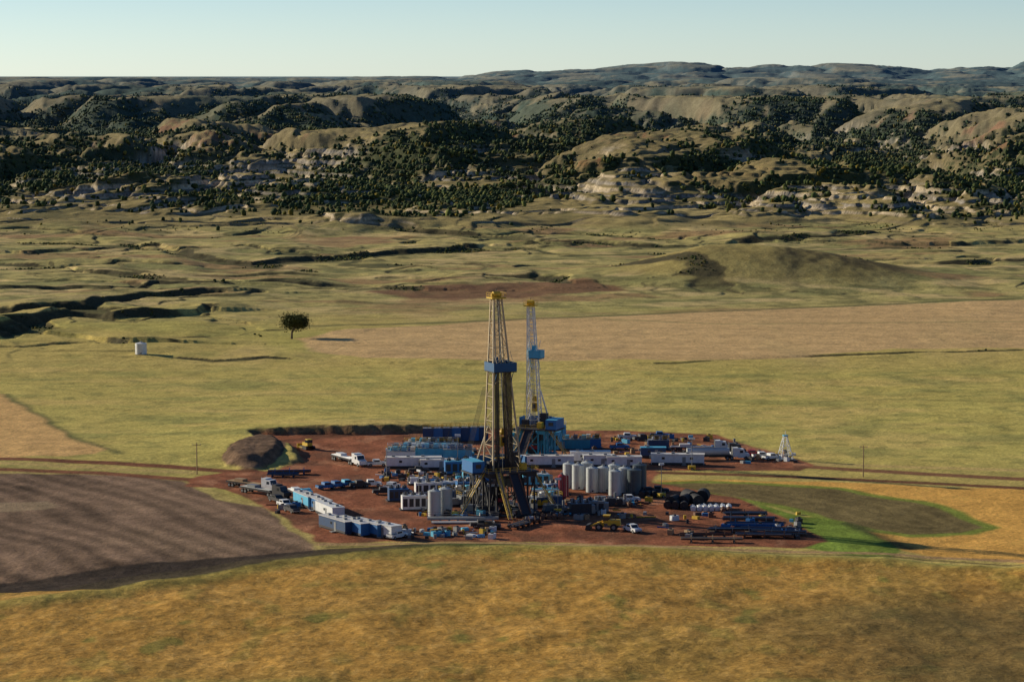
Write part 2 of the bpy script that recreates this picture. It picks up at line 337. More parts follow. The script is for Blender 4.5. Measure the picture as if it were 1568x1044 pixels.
M={'white':paint('white_paint',(0.78,0.79,0.78)),'cream':paint('pale_roof',(0.74,0.70,0.64)),'blue':paint('blue_paint',(0.015,0.15,0.40)),
'lblue':paint('light_blue_paint',(0.09,0.46,0.68)),'dblue':paint('dark_blue_paint',(0.012,0.06,0.16)),'teal':paint('teal_paint',(0.03,0.30,0.44)),
'yellow':paint('yellow_paint',(0.70,0.45,0.03)),'red':paint('red_paint',(0.42,0.03,0.04)),'black':paint('black_rubber',(0.02,0.02,0.022),0.8),
'steel':paint('grey_steel',(0.28,0.29,0.29),0.5,0.2),'dark':paint('dark_steel',(0.03,0.03,0.035),0.6),'tank':paint('tank_steel',(0.56,0.59,0.57),0.5,0.1,0.25,0.5),
'rust':paint('rusty_steel',(0.17,0.08,0.045),0.8),'wood':paint('timber',(0.36,0.24,0.13),0.9),'glass':paint('window_glass',(0.03,0.04,0.05),0.15,0,0.1),
'brown':paint('tan_mast_paint',(0.56,0.45,0.28),0.6),'dgreen':paint('dark_tank',(0.08,0.11,0.12),0.5),'mesh':paint('white_mast_paint',(0.80,0.80,0.78),0.5),
'rackblue':paint('navy_paint',(0.012,0.10,0.24),0.6),'bark':paint('bark',(.09,.065,.045),.9)}
MK=list(M)
class B:
    def __init__(s): s.v=[];s.f=[];s.m=[]
    def add(s,vs,fs,mat):
        o=len(s.v); s.v+=[tuple(p) for p in vs]; s.f+=[tuple(o+k for k in f) for f in fs]; s.m+=[MK.index(mat)]*len(fs)
    def box(s,c,d,mat,rot=0,top=None,tap=1.0):
        x,y,z=d[0]/2,d[1]/2,d[2]/2; cr,sr=math.cos(rot),math.sin(rot); vs=[]
        for k,(a,b_,e) in enumerate([(-1,-1,-1),(1,-1,-1),(1,1,-1),(-1,1,-1),(-1,-1,1),(1,-1,1),(1,1,1),(-1,1,1)]):
            t=tap if e>0 else 1
            px,py=a*x*t,b_*y*t; vs.append((c[0]+px*cr-py*sr,c[1]+px*sr+py*cr,c[2]+e*z))
        s.add(vs,[(0,3,2,1),(0,1,5,4),(1,2,6,5),(2,3,7,6),(3,0,4,7)],mat); s.add(vs,[(4,5,6,7)],top or mat)
    def cyl(s,p0,p1,r,mat,n=12,r2=None,cap=True):
        p0,p1=Vector(p0),Vector(p1); d=(p1-p0).normalized(); a=d.orthogonal().normalized(); b_=d.cross(a); r2=r if r2 is None else r2
        vs=[]
        for p,rr in((p0,r),(p1,r2)):
            for k in range(n):
                t=2*math.pi*k/n; vs.append(p+a*rr*math.cos(t)+b_*rr*math.sin(t))
        fs=[(k,(k+1)%n,n+(k+1)%n,n+k) for k in range(n)]
        if cap: fs+=[tuple(range(n))[::-1],tuple(range(n,2*n))]
        s.add(vs,fs,mat)
    def beam(s,p0,p1,w,mat): s.cyl(p0,p1,w*0.6,mat,4)
    def prism(s,pr,y0,y1,mat):
        n=len(pr); vs=[(p[0],y0,p[1]) for p in pr]+[(p[0],y1,p[1]) for p in pr]
        s.add(vs,[tuple(range(n)),tuple(range(n,2*n))[::-1]]+[(k,n+k,n+(k+1)%n,(k+1)%n) for k in range(n)],mat)
    def obj(s,name,loc,rot=0,parent=None):
        me=bpy.data.meshes.new(name); me.from_pydata(s.v,[],s.f)
        used=sorted(set(s.m)); 
        for k in used: me.materials.append(M[MK[k]])
        mp={k:i for i,k in enumerate(used)}
        me.polygons.foreach_set('material_index',[mp[k] for k in s.m]); me.update()
        o=bpy.data.objects.new(name,me); bpy.context.collection.objects.link(o)
        o.location=loc; o.rotation_euler=(0,0,math.radians(rot))
        if parent: o.parent=parent
        return o
def place(b,name,u,vv,rot=0,z=None):
    x,y=G(u,vv); return b.obj(name,(x,y,zat(x,y) if z is None else z),rot)

# ---- builders
def rails(b,x0,x1,y0,y1,z,mat='yellow',h=1.1):
    c=[(x0,y0),(x1,y0),(x1,y1),(x0,y1)]
    for k in range(4):
        p,q_=c[k],c[(k+1)%4]
        for hh in(h*0.5,h): b.beam((*p,z+hh),(*q_,z+hh),0.07,mat)
        n=max(2,int(math.hypot(q_[0]-p[0],q_[1]-p[1])/1.8))
        for t in range(n):
            x=p[0]+(q_[0]-p[0])*t/n;y=p[1]+(q_[1]-p[1])*t/n; b.beam((x,y,z),(x,y,z+h),0.07,mat)
def stairs(b,p0,p1,w,mat='yellow'):
    p0,p1=Vector(p0),Vector(p1); d=(p1-p0); sdir=Vector((-d.y,d.x,0)).normalized()*w/2
    for sgn in(-1,1):
        b.beam(p0+sdir*sgn,p1+sdir*sgn,0.2,mat); b.beam(p0+sdir*sgn+Vector((0,0,1)),p1+sdir*sgn+Vector((0,0,1)),0.08,mat)
    n=int(abs(d.z)/0.3)
    for k in range(n):
        p=p0+d*(k+0.5)/n; b.beam(p-sdir,p+sdir,0.18,'steel')
def lattice(b,base,top,z0,z1,cx0,cx1,n,mat,leg=0.28,br=0.13,openf=True,dep=0.8):
    def cor(t):
        w=base+(top-base)*t; d=w*dep; cx=cx0+(cx1-cx0)*t; z=z0+(z1-z0)*t
        return [Vector((cx-w/2,-d/2,z)),Vector((cx+w/2,-d/2,z)),Vector((cx+w/2,d/2,z)),Vector((cx-w/2,d/2,z))]
    prev=cor(0)
    for k in range(n):
        cur=cor((k+1)/n)
        for j in range(4):
            b.beam(prev[j],cur[j],leg,mat); j2=(j+1)%4
            if openf and j==0 and k<n*0.45: continue
            b.beam(cur[j],cur[j2],br,mat)
            if (k+j)%2: b.beam(prev[j],cur[j2],br,mat)
            else: b.beam(prev[j2],cur[j],br,mat)
        prev=cur
def rig(name,u,vv,rot,hh,floor,base,top,shift,mmat,smat,bmat,board,dogside,full=True):
    root=bpy.data.objects.new(name,None); bpy.context.collection.objects.link(root)
    x,y=G(u,vv); root.location=(x,y,0); root.rotation_euler=(0,0,math.radians(rot))
    b=B(); crown=hh-1.8
    lattice(b,base,top,floor,crown,0,shift,14 if full else 20,mmat,0.42 if full else .3,0.15,True)
    if full:
        b.beam((base*.3,base*.38,floor),(shift+top*.3,top*.38,crown),.3,'dark'); b.beam((-base*.2,base*.4,floor),(shift-top*.2,top*.4,crown),.25,'dark')
        b.beam((-.9,0,floor),(shift-.6,0,crown),.2,'steel'); b.beam((.9,0,floor),(shift+.6,0,crown),.2,'steel')
    b.obj('mast',(0,0,0),0,root)
    b=B(); b.box((shift,0,crown+0.2),(top+1.6,top+1.4,0.35),'yellow'); rails(b,shift-top/2-0.8,shift+top/2+0.8,-top/2-.7,top/2+.7,crown+0.35)
    b.cyl((shift-0.9,0,crown+1.0),(shift+0.9,0,crown+1.0),0.75,'yellow',14); b.box((shift,0,crown+0.9),(top+.6,0.5,0.9),'yellow'); b.beam((shift,0,crown),(shift,0,crown+2.4),0.1,'dark')
    b.obj('crown_block',(0,0,0),0,root)
    t=(board-floor)/(crown-floor); bw=base+(top-base)*t; cx=shift*t
    b=B(); ex=1.6 if full else 1.0
    ox=cx+(0.2 if full else 1.4)
    b.box((ox,-0.6,board),(bw+ex,bw+ex,0.2),'dark')
    for sx in(-1,1):
        b.box((ox+sx*(bw+ex)/2,-0.6,board+1.2),(0.12,bw+ex,2.1),bmat)
    for sy in(-1,1): b.box((ox,-0.6+sy*(bw+ex)/2,board+1.2),(bw+ex-.15,0.12,2.1),bmat)
    for k in range(8): 
        b.beam((ox-bw/2+k*bw/7,-bw/2-1.4,board+0.15),(ox-bw/2+k*bw/7,0,board+0.15),0.12,'steel')
    for sx in(-1,1):
        b.beam((ox+sx*bw/2,-bw/2-1.2,board),(ox+sx*bw/2,-bw*0.4,board-3.2),0.16,bmat)
        b.beam((ox+sx*bw/2,-bw/2-1.2,board+2.2),(ox+sx*bw/2,-bw*0.3,board+5),0.12,mmat)
    b.box((ox-bw*.3,-.6,board+2.9),(1.0,1.0,1.2),bmat)
    b.obj('racking_board',(0,0,0),0,root)
    b=B()
    if full:
      for k in range(6):
        for j in range(3):
            px=cx+0.5+k*0.36; py=-1.2-j*0.4
            b.cyl((px+0.6,py,floor),(px,py,board+1.5),0.08,'dark',5,cap=False)
            if k<3: b.cyl((cx-1.4+k*0.36,py,floor),(cx-1.6+k*0.36,py,board+1.5),0.08,'dark',5,cap=False)
    else:
      for k in range(3): b.cyl((cx+.3+k*0.3,-1.2,floor),(cx+.3+k*0.3,-1,board+1.5),0.06,'steel',5,cap=False)
    b.obj('drill_pipe_stands',(0,0,0),0,root)
    b=B()
    tb=floor+(crown-floor)*0.14
    for sx in(-0.35,0,0.35): b.beam((shift*0.3+sx,0,tb+3.6),(shift+sx,0,crown),0.06,'dark')
    b.box((0.1,0,tb+3.2),(1.2,0.8,1.6),'yellow',tap=0.7); b.cyl((0.1,-.5,tb+3.1),(0.1,.5,tb+3.1),0.65,'yellow',14); b.box((0.1,0,tb+0.9),(1.5,1.2,2.4),'yellow'); b.box((0.1,-0.7,tb+1.2),(0.8,.5,1.2),'dark'); b.cyl((0.1,0,tb-2.3),(0.1,0,tb),0.12,'steel',8)
    b.cyl((0.1,0,floor),(0.1,0,tb-2),0.07,'steel',6)
    b.obj('top_drive',(0,0,0),0,root)
    b=B(); W=base+4.5; D=base+5.5
    for sx in(-1,1):
        xx=sx*W*0.42
        b.box((xx,0,0.45),(2.4,D+3,0.9),smat); b.box((xx,0,floor-0.9),(2.4,D,1.0),smat)
        for yy in(-0.46,-0.16,0.16,0.46):
            b.beam((xx-0.9,yy*D,0.9),(xx-0.9,yy*D,floor-1.2),0.4,smat); b.beam((xx+0.9,yy*D,0.9),(xx+0.9,yy*D,floor-1.2),0.4,smat)
        for a_,c_ in((-0.46,-0.16),(0.16,-0.16),(0.16,0.46)):
            b.beam((xx-0.9,a_*D,0.9),(xx-0.9,c_*D,floor-1.2),0.26,smat); b.beam((xx+.9,c_*D,0.9),(xx+.9,a_*D,floor-1.2),0.26,smat)
    for yy in(-0.46,0.46):
        b.beam((-W*0.3,yy*D,1.2),(W*0.3,yy*D,floor-1.6),0.25,smat); b.beam((W*0.3,yy*D,1.2),(-W*0.3,yy*D,floor-1.6),0.25,smat)
        b.beam((-W*0.3,yy*D,floor*0.5),(W*0.3,yy*D,floor*0.5),0.25,smat)
    b.box((-W*.1,D*.2,floor*.35),(W*.35,D*.3,floor*.45),'dark'); b.box((W*.2,-D*.1,floor*.7),(W*.3,D*.4,floor*.2),'dark')
    b.box((0,0,floor-0.2),(W+1.5,D+1.0,0.35),'dark'); rails(b,-W/2-.7,W/2+.7,-D/2-.4,D/2+.4,floor)
    b.obj('substructure',(0,0,0),0,root)
    b=B(); b.cyl((0,0,0),(0,0,1.2),0.5,'dark'); b.box((0,0,1.7),(2.2,1.2,0.9),'dark'); b.box((0,0,2.8),(2.6,1.2,0.9),'red'); b.cyl((0,0,3.3),(0,0,4.8),0.75,'dark'); b.cyl((0,0,4.8),(0,0,floor-.6),0.3,'steel'); b.box((0,0,3.9),(1.1,2.6,.6),'dark')
    b.obj('blowout_preventer',(0,0,0),0,root)
    b=B(); dx=dogside*(W/2+2.2)
    b.box((dx,-1,floor+1.3),(3.2,6.5,2.7),'blue',top='lblue'); b.box((dx,-4.28,floor+1.5),(1.4,.06,1.0),'glass'); b.box((dx+dogside*-1.63,-1,floor+1.6),(.06,3,1.0),'glass')
    b.box((dx,-1,floor-0.3),(3.6,7,0.3),'dark')
    for yy in(-4,2):
        b.beam((dx+1.2,yy,0.2),(dx+1.2,yy,floor-.4),0.25,smat); b.beam((dx-1.2,yy,0.2),(dx-1.2,yy,floor-.4),0.25,smat); b.beam((dx-1.2,yy,.3),(dx+1.2,yy,floor-.5),0.15,smat)
    b.obj('doghouse',(0,0,0),0,root)
    b=B()
    for sx in(-1,1): b.box((sx*(W/2+0.3),D*0.2,floor+1.3),(0.12,D*0.5,2.6),'blue')
    b.box((0,D/2,floor+1.3),(W*0.9,0.12,2.6),'blue')
    b.box((1.5,D*0.3,floor+1.0),(3.5,2.2,1.8),'dblue'); b.cyl((0,D*0.3,floor+1.2),(3,D*0.3,floor+1.2),1.1,'yellow',16)
    b.box((-W*0.3,-D*0.1,floor+1.1),(1.6,1.6,2),'dark'); b.box((W*0.32,-D*0.3,floor+0.9),(1.4,1.8,1.6),'yellow'); b.box((W*.3,D*.1,floor+2),(2,2,3.6),'dark')
    b.obj('rig_floor_equipment',(0,0,0),0,root)
    b=B(); stairs(b,(-W/2-7,-D*0.3,0.1),(-W/2-.6,-D*0.3,floor),1.2); stairs(b,(W/2+7,-D*0.25,0.1),(W/2+.6,-D*0.25,floor),1.2)
    stairs(b,(-W*0.35,-D/2-8,0.3),(-W*0.35,-D/2-.4,floor),1.0)
    b.obj('stairs',(0,0,0),0,root)
    b=B(); b.add([(-1.2,-D/2-.2,floor-.3),(1.2,-D/2-.2,floor-.3),(1.2,-D/2-8,1.3),(-1.2,-D/2-8,1.3)],[(0,1,2,3)],'dark')
    for sx in(-1.2,1.2): b.beam((sx,-D/2-.2,floor-.2),(sx,-D/2-8,1.4),0.3,'rust')
    b.obj('v_door_ramp',(0,0,0),0,root)
    b=B()
    for sx in(-1,1):
        b.beam((sx*W*0.42,D*0.42,floor),(sx*base*0.36,base*0.35,floor+10),0.4,mmat)
    for k in range(5): b.beam((shift*.3-base*.45+k*.25,base*.4,floor+20),(-W/2-3+k*.4,D/2+3,2),0.07,'black')
    b.obj('mast_braces',(0,0,0),0,root)
    return root
rig('drilling_rig',769,786,24,54,10.5,7.4,2.1,-1.6,'brown','dark','rackblue',34.5,-1)
rig('drilling_rig',819,702,-20,44,8.5,3.6,1.6,-1.2,'mesh','teal','lblue',27.8,1,False)

def tank(name,u,vv,h=6.3,r=1.85,mat='tank'):
    b=B(); b.cyl((0,0,0.1),(0,0,h),r,mat,28); b.cyl((0,0,h),(0,0,h+0.45),r,mat,28,0.25); b.cyl((0,0,0),(0,0,.12),r+.15,'dark',24)
    for k in(0.33,0.66,0.99): b.cyl((0,0,h*k-.05),(0,0,h*k+.05),r+0.05,mat,28)
    for k in range(4):
        t=k*1.57+.4; b.beam((math.cos(t)*(r+.12),math.sin(t)*(r+.12),0),(math.cos(t)*(r+.12),math.sin(t)*(r+.12),h),0.08,mat)
    for sx in(-.25,.25): b.beam((sx,-r-.2,0.2),(sx,-r-.2,h+1),0.06,'steel')
    for k in range(int(h/.5)): b.beam((-.25,-r-.2,.4+k*.5),(.25,-r-.2,.4+k*.5),0.05,'steel')
    b.cyl((0,0,h+.3),(0,0,h+.75),.35,'steel',10); b.cyl((0.9,-r-.3,0.6),(0.9,-r+.2,0.6),.2,'dark',8)
    place(b,name,u,vv,random.uniform(-30,30),None)
for u,vv,mt in[(872,750,'tank'),(886,752,'tank'),(900,748,'tank'),(908,757,'tank'),(925,756,'tank'),(942,752,'tank'),(943,762,'tank'),(958,757,'tank'),(973,760,'dgreen'),(981,752,'dgreen'),(664,795,'tank'),(681,791,'tank')]:
    tank('storage_tank',u,vv,6.3,1.55 if mt=='tank' else 1.8,mt)
tank('red_fuel_tank',861,768,6.0,1.0,'red'); tank('red_fuel_tank',868,764,5.2,.6,'red')
tank('storage_tank',835,698,4.6,1.0,'white')
tank('water_tank',213,546,4.2,2.1,'white')

def skid(name,u,vv,L,W=2.6,Hh=2.8,rot=0,mat='white',top='cream',win=3):
    b=B(); z0=0.3
    b.box((0,0,z0+Hh/2),(L,W,Hh),mat); b.box((0,0,z0+Hh+.06),(L+.25,W+.25,.12),top)
    for sy in(-1,1): b.box((0,sy*W*0.36,z0-.14),(L+.8,.22,.28),'dark')
    for k in range(win):
        xx=-L/2+L*(k+.5)/win+random.uniform(-.8,.8)
        for sy in(-1,1): b.box((xx,sy*(W/2+.02),z0+Hh*.62),(.8,.06,.6),'glass'); 
    b.box((L*.12,-W/2-.03,z0+1.05),(.9,.06,2.05),'steel'); b.box((L*.12,-W/2-.6,z0-.1),(1.3,1.1,.12),'steel')
    b.box((0,-W/2-.02,z0+.25),(L*.98,.05,.45),'dark')
    b.box((-L/2-.25,0,z0+1.9),(.5,.8,.7),'steel')
    for k in range(max(1,int(L/4))): b.box((-L/2+2+k*4,random.uniform(-.4,.4),z0+Hh+.32),(.9,.8,.4),'steel')
    return place(b,name,u,vv,rot,None)
for a_ in[(632,719,15,3,2.7,3),(668,721,9,3,2.4,3),(838,717,14.5,3,2.7,2),(918,717,8.5,3,2.9,2),(957,718,9.5,3,2.7,2),(1040,714,14.5,3,2.7,-4)]:
    skid('office_trailer',a_[0],a_[1],a_[2],a_[3],a_[4],a_[5],'white','cream',2)
skid('office_trailer',905,711,11,3,2.9,2,'white','white',2); skid('office_trailer',1002,703,7,2.6,2.6,0,'dblue','lblue',2)
for u,vv,L,rot,mt in[(466,778,11,-66,'lblue'),(484,784,12,-66,'blue'),(502,795,12,-66,'white'),(514,817,13,-58,'dblue'),(538,820,13,-58,'blue'),(562,822,12,-54,'blue'),(587,826,9,-50,'white')]:
    skid('crew_trailer',u,vv,L,3.1,2.7,rot,mt,'cream' if mt!='white' else 'white',1)
def mudtank(u,vv,L,rot=0,mat='lblue',Hh=2.6,eq=True,name='mud_tank'):
    b=B(); b.box((0,0,.2+Hh/2),(L,3,Hh),mat); b.box((0,0,.1),(L+1,3.2,.2),'dark')
    for k in range(int(L/1.1)):
        for sy in(-1,1): b.box((-L/2+.5+k*1.1,sy*1.55,.2+Hh/2),(.14,.12,Hh*.9),mat)
    b.box((0,0,Hh+.24),(L,3.3,.08),'steel'); rails(b,-L/2,L/2,-1.6,1.6,Hh+.28,'white' if mat=='lblue' else 'yellow',1.0)
    if eq:
        for k in range(int(L/2.4)):
            xx=-L/2+1.5+k*2.4; c=random.choice(['white','blue','lblue','steel','dark'])
            b.cyl((xx,0,Hh+.3),(xx,0,Hh+1.1),.35,c,10); b.box((xx+1,.4,Hh+.8),(1.2,1.1,1.1),random.choice(['white','dblue','steel','lblue','dark']))
            if k%2: b.beam((xx,-.8,Hh+.3),(xx+.8,-.8,Hh+random.uniform(2,3.5)),.14,'dark')
    return place(b,name,u,vv,rot,0)
mudtank(628,702,13,3); mudtank(672,703,12,3,'lblue'); mudtank(612,708,8,0,'white'); mudtank(700,705,8,0,'lblue')
mudtank(668,698,12,3,'white',3.4); mudtank(640,694,8,3,'blue',2.6)
mudtank(880,689,9,0,'teal'); mudtank(905,688,6,0,'blue'); mudtank(1010,690,6,0,'dblue'); mudtank(700,770,9,18,'dblue',2.4); mudtank(722,776,7,24,'steel',2.2); mudtank(838,778,7,24,'dblue',2.2)
for k in range(7): mudtank(655+k*14,678-k*0.3,2.6,90,'blue' if k%2 else 'dblue',3.8,False,'frac_tank')
for k in range(2): mudtank(850+k*9,672,2.4,90,'lblue',3.6,False,'frac_tank')
def genset(u,vv,L=9,rot=0,mat='blue',top=None,Hh=3):
    b=B(); b.box((0,0,.3+Hh/2),(L,2.8,Hh),mat,top=top or mat); b.box((0,0,.15),(L+1,3,.3),'dark')
    for k in range(4): b.box((-L/2+L*(k+.5)/4,-1.43,.3+Hh*.5),(L/4*.7,.06,Hh*.6),'dark'); 
    for k in range(3): b.cyl((-L/3+k*L/3,0,Hh+.3),(-L/3+k*L/3,0,Hh+1.3),.2,'dark',8); b.cyl((-L/3+k*L/3-.6,.6,Hh+.6),(-L/3+k*L/3+.6,.6,Hh+.6),.35,'steel',10)
    b.box((L/2+.5,0,1.4),(1,2,2),'steel'); place(b,'generator_house',u,vv,rot,0)
genset(700,728,7,8,'blue','lblue',3.2); genset(722,735,5,8,'lblue','lblue',3.2); genset(716,760,6,14,'blue',None,3)
genset(632,784,6,10,'white','white',3.3); genset(608,770,5,12,'dblue','blue',2.8); genset(690,757,8,10,'white','white',2.6); genset(655,760,7,10,'white','cream',2.8)
genset(820,745,7,10,'lblue','white',2.6); genset(835,768,7,4,'white','lblue',2.5); genset(905,788,7,0,'steel','steel',2.6); genset(890,792,5,10,'dark','steel',2.6)
genset(800,697,8,-20,'teal','lblue',5.5); genset(838,690,8,-20,'lblue','lblue',5); genset(848,758,5,30,'blue','cream',2.3)
def pump(u,vv,rot,mat):
    b=B(); b.box((0,0,.3),(6,2.4,.4),'dark'); b.box((-1.2,0,1.2),(2.6,2,1.5),mat,tap=.8); b.cyl((.9,-.9,1.1),(.9,.9,1.1),.8,mat,16); b.box((2.2,0,.9),(1.2,1.8,1),'steel'); b.cyl((2.2,0,1.4),(2.2,0,2.9),.35,'steel',10); b.cyl((-2.5,0,.9),(-2.5,0,1.9),.5,'steel',12); b.beam((2.2,.5,1.6),(-2.6,.9,2.2),.16,'steel'); place(b,'mud_pump',u,vv,rot,0)
for u,vv,r_,c in[(640,745,10,'white'),(668,748,10,'blue'),(700,778,20,'steel'),(735,760,10,'white'),(830,780,-10,'yellow'),(850,788,10,'dgreen'),(816,775,30,'white'),(740,742,60,'blue'),(930,775,0,'steel'),(945,778,0,'dark'),(745,790,20,'dark'),(800,795,40,'dark'),(725,788,10,'steel')]: pump(u,vv,r_,c)
def piperack(u,vv,L,n,rot=0,mat='blue',layers=2,name='pipe_rack'):
    b=B(); W=n*.32
    for xx in(-L*.35,0,L*.35):
        b.box((xx,0,.45),(.3,W+.6,.25),'dark')
        for sy in(-1,1): b.beam((xx,sy*(W/2+.2),0),(xx,sy*(W/2+.2),1.6),.2,mat); b.box((xx,sy*W*.4,.17),(.5,.3,.34),'dark')
    for l in range(layers):
        for k in range(n):
            o=random.uniform(-.35,.35); b.cyl((-L/2+o,-W/2+k*.32+.16,.72+l*.3),(L/2+o,-W/2+k*.32+.16,.72+l*.3),.14,random.choice([mat,'dark','steel','steel','rust']),6)
    place(b,name,u,vv,rot,0)
for u,vv,L,n_,r_,c in[(1150,803,12,12,-4,'steel'),(1160,812,13,14,-4,'blue'),(1185,820,14,12,-6,'dblue'),(1175,828,13,8,-4,'rust'),(1208,824,9,8,-10,'steel'),(1125,820,11,8,-2,'steel'),(1085,828,12,5,0,'rust'),(1145,795,10,10,0,'dark'),(1095,835,14,4,-2,'brown'),(440,729,11,8,4,'blue'),(430,733,8,6,0,'dblue'),(795,812,7,8,60,'wood'),(815,806,5,6,40,'rust')]: piperack(u,vv,L,n_,r_,c)
b=B(); b.box((0,0,.9),(17,2.4,.5),'steel'); 
for k in range(8): b.box((-7.5+k*2.1,0,.35),(.4,2.2,.7),'brown')
rails(b,-8.5,8.5,1.2,1.25,1.1,'steel'); b.box((0,-2.4,.35),(15,1.8,.3),'cream'); place(b,'catwalk',708,803,2,0)

def wheel(b,x,y,r,w): b.cyl((x,y-w/2,r),(x,y+w/2,r),r,'black',16); b.cyl((x,y-w/2-.02,r),(x,y+w/2+.02,r),r*.5,'steel',10)
def pickup(u,vv,rot,mat):
    b=B(); b.prism([(-2.7,.45),(2.75,.45),(2.8,.95),(2.6,1.12),(1.35,1.2),(.75,1.85),(-.95,1.88),(-1.05,1.2),(-2.7,1.2)],-.95,.95,mat)
    b.box((-1.85,0,1.22),(1.5,1.6,.05),'black'); 
    for sy in(-1,1): b.box((-.05,sy*.955,1.5),(1.5,.03,.42),'glass')
    b.add([(1.36,-.82,1.24),(1.36,.82,1.24),(.8,.75,1.83),(.8,-.75,1.83)],[(0,1,2,3)],'glass')
    b.box((2.85,0,.62),(.15,1.8,.25),'steel'); b.box((-2.78,0,.62),(.12,1.8,.2),'steel')
    for xx in(-1.75,1.75):
        for sy in(-1,1): wheel(b,xx,sy*.85,.42,.28)
    place(b,'pickup_truck',u,vv,rot,None)
for u,vv,r_,c in[(737,812,8,'dark'),(748,814,-5,'dark'),(965,772,10,'white'),(970,819,-60,'white'),(497,752,30,'blue'),(512,750,35,'blue'),(528,748,30,'lblue'),(548,749,20,'dark'),(566,748,10,'white'),(598,752,60,'white'),(585,760,10,'dark'),(1012,672,0,'blue'),(962,674,0,'white'),(985,676,20,'dark'),(1135,700,10,'white'),(1155,701,0,'red'),(1170,704,10,'white'),(1185,706,30,'white'),(995,760,10,'dark'),(1010,758,0,'dark'),(420,772,-55,'dark'),(432,780,-60,'white'),(443,788,-60,'dark'),(606,829,50,'white'),(575,716,10,'white'),(950,690,10,'blue'),(640,727,5,'dark')]: pickup(u,vv,r_,c)
def semi(u,vv,rot,cab='white',load='flat',name='semi_truck',lm='steel'):
    b=B(); b.prism([(5.0,.6),(8.2,.6),(8.2,1.6),(7.0,1.9),(6.6,3.0),(5.0,3.1)],-1.15,1.15,cab); b.box((4.3,0,2.1),(1.5,2.3,2.5),cab)
    b.add([(7.02,-1,1.95),(7.02,1,1.95),(6.64,.95,2.9),(6.64,-.95,2.9)],[(0,1,2,3)],'glass')
    for sy in(-1,1): b.box((5.9,sy*1.16,2.3),(.9,.03,.7),'glass'); b.cyl((3.45,sy*.9,1),(3.45,sy*.9,3.6),.1,'steel',8)
    b.box((2.5,0,.85),(11,.9,.3),'dark')
    b.box((-3.2,0,1.25),(12.5,2.45,.25),'dark')
    for xx in(7.2,3.2,2.0,-7,-8.2):
        for sy in(-1,1): wheel(b,xx,sy*1.0,.52,.45)
    if load=='flat':
        for k in range(9): b.cyl((-9,-1+k*.25,1.55),(2.4,-1+k*.25,1.55),.12,lm,6)
        b.box((-5,0,1.95),(3,1.8,.7),lm)
    elif load=='tank':
        b.cyl((-9.2,0,2.3),(2.6,0,2.3),1.05,lm,18); b.box((-3.3,0,3.4),(10,.5,.08),'steel')
    else: b.box((-3.2,0,2.75),(12.5,2.45,2.7),lm); 
    place(b,name,u,vv,rot,None)
semi(386,752,-40,'white','flat',lm='wood'); semi(404,762,-45,'dark','flat',lm='steel'); semi(533,712,-60,'white','flat',lm='white'); semi(458,768,-70,'lblue','flat',lm='white')
semi(1105,706,4,'white','tank',lm='tank'); semi(1100,699,4,'dark','flat',lm='rust'); semi(1078,694,0,'white','flat',lm='cream')
def loader(u,vv,rot):
    b=B(); b.box((-1.6,0,1.9),(3,1.9,1.3),'yellow',tap=.9); b.box((.2,0,2.6),(1.4,1.5,1.8),'yellow'); b.box((.2,0,2.8),(1.44,1.54,.9),'glass'); b.box((.2,0,3.55),(1.7,1.8,.12),'yellow'); b.box((1.7,0,1.4),(1.6,1.1,.9),'yellow')
    for sy in(-.6,.6): b.beam((1.2,sy,2.1),(4.0,sy,.9),.3,'yellow')
    b.prism([(3.8,.1),(5.2,.1),(4.9,1.2),(4.0,1.5)],-1.5,1.5,'dark'); b.cyl((-1.9,.3,2.4),(-1.9,.3,3.4),.09,'dark',6)
    for xx in(-1.6,1.9):
        for sy in(-1,1): wheel(b,xx,sy*1.15,.85,.6)
    place(b,'wheel_loader',u,vv,rot,None)
loader(932,816,170)
def dozer(u,vv,rot):
    b=B()
    for sy in(-1,1):
        b.prism([(-1.9,.15),(1.8,.15),(2.2,.6),(1.8,1.05),(-1.9,1.05),(-2.3,.6)],sy*1.2-.28,sy*1.2+.28,'dark')
    b.box((.8,0,1.4),(2.2,1.4,1.1),'yellow'); b.box((-.9,0,2.1),(1.5,1.6,1.9),'yellow'); b.box((-.9,0,2.4),(1.54,1.64,.8),'glass'); b.box((3,0,.8),(.25,3.6,1.3),'yellow')
    for sy in(-1,1): b.beam((0,sy*1.55,.6),(3,sy*1.55,.6),.2,'yellow')
    place(b,'bulldozer',u,vv,rot,None)
dozer(468,690,120)
b=B(); lattice(b,3.6,.8,0,6.5,0,0,5,'white',.2,.1,False,1.0); b.box((0,0,6.7),(1.3,1.2,.3),'lblue'); b.beam((0,0,6.8),(0,0,8),.12,'white'); b.box((0,0,.2),(4.6,4,.25),'steel'); place(b,'small_derrick',1206,706,15,None)
for u,vv in((297,729),(1327,733)):
    b=B(); b.cyl((0,0,-.3),(0,0,8.5),.16,'wood',8,.11); b.beam((-1.1,0,7.9),(1.1,0,7.9),.14,'wood'); 
    for xx in(-1,0,1): b.cyl((xx,0,8),(xx,0,8.3),.06,'steel',6)
    place(b,'utility_pole',u,vv,10)
for u,vv in((640,776),(1015,765),(700,716),(590,740),(855,790),(1062,722)):
    b=B(); b.box((0,0,.7),(2,1.2,.9),'yellow'); b.cyl((0,0,1),(0,0,8.5),.09,'steel',6); b.box((0,0,8.5),(1.6,.3,.5),'white'); wheel(b,0,.7,.35,.2); wheel(b,0,-.7,.35,.2); place(b,'light_tower',u,vv,random.uniform(0,180),0)
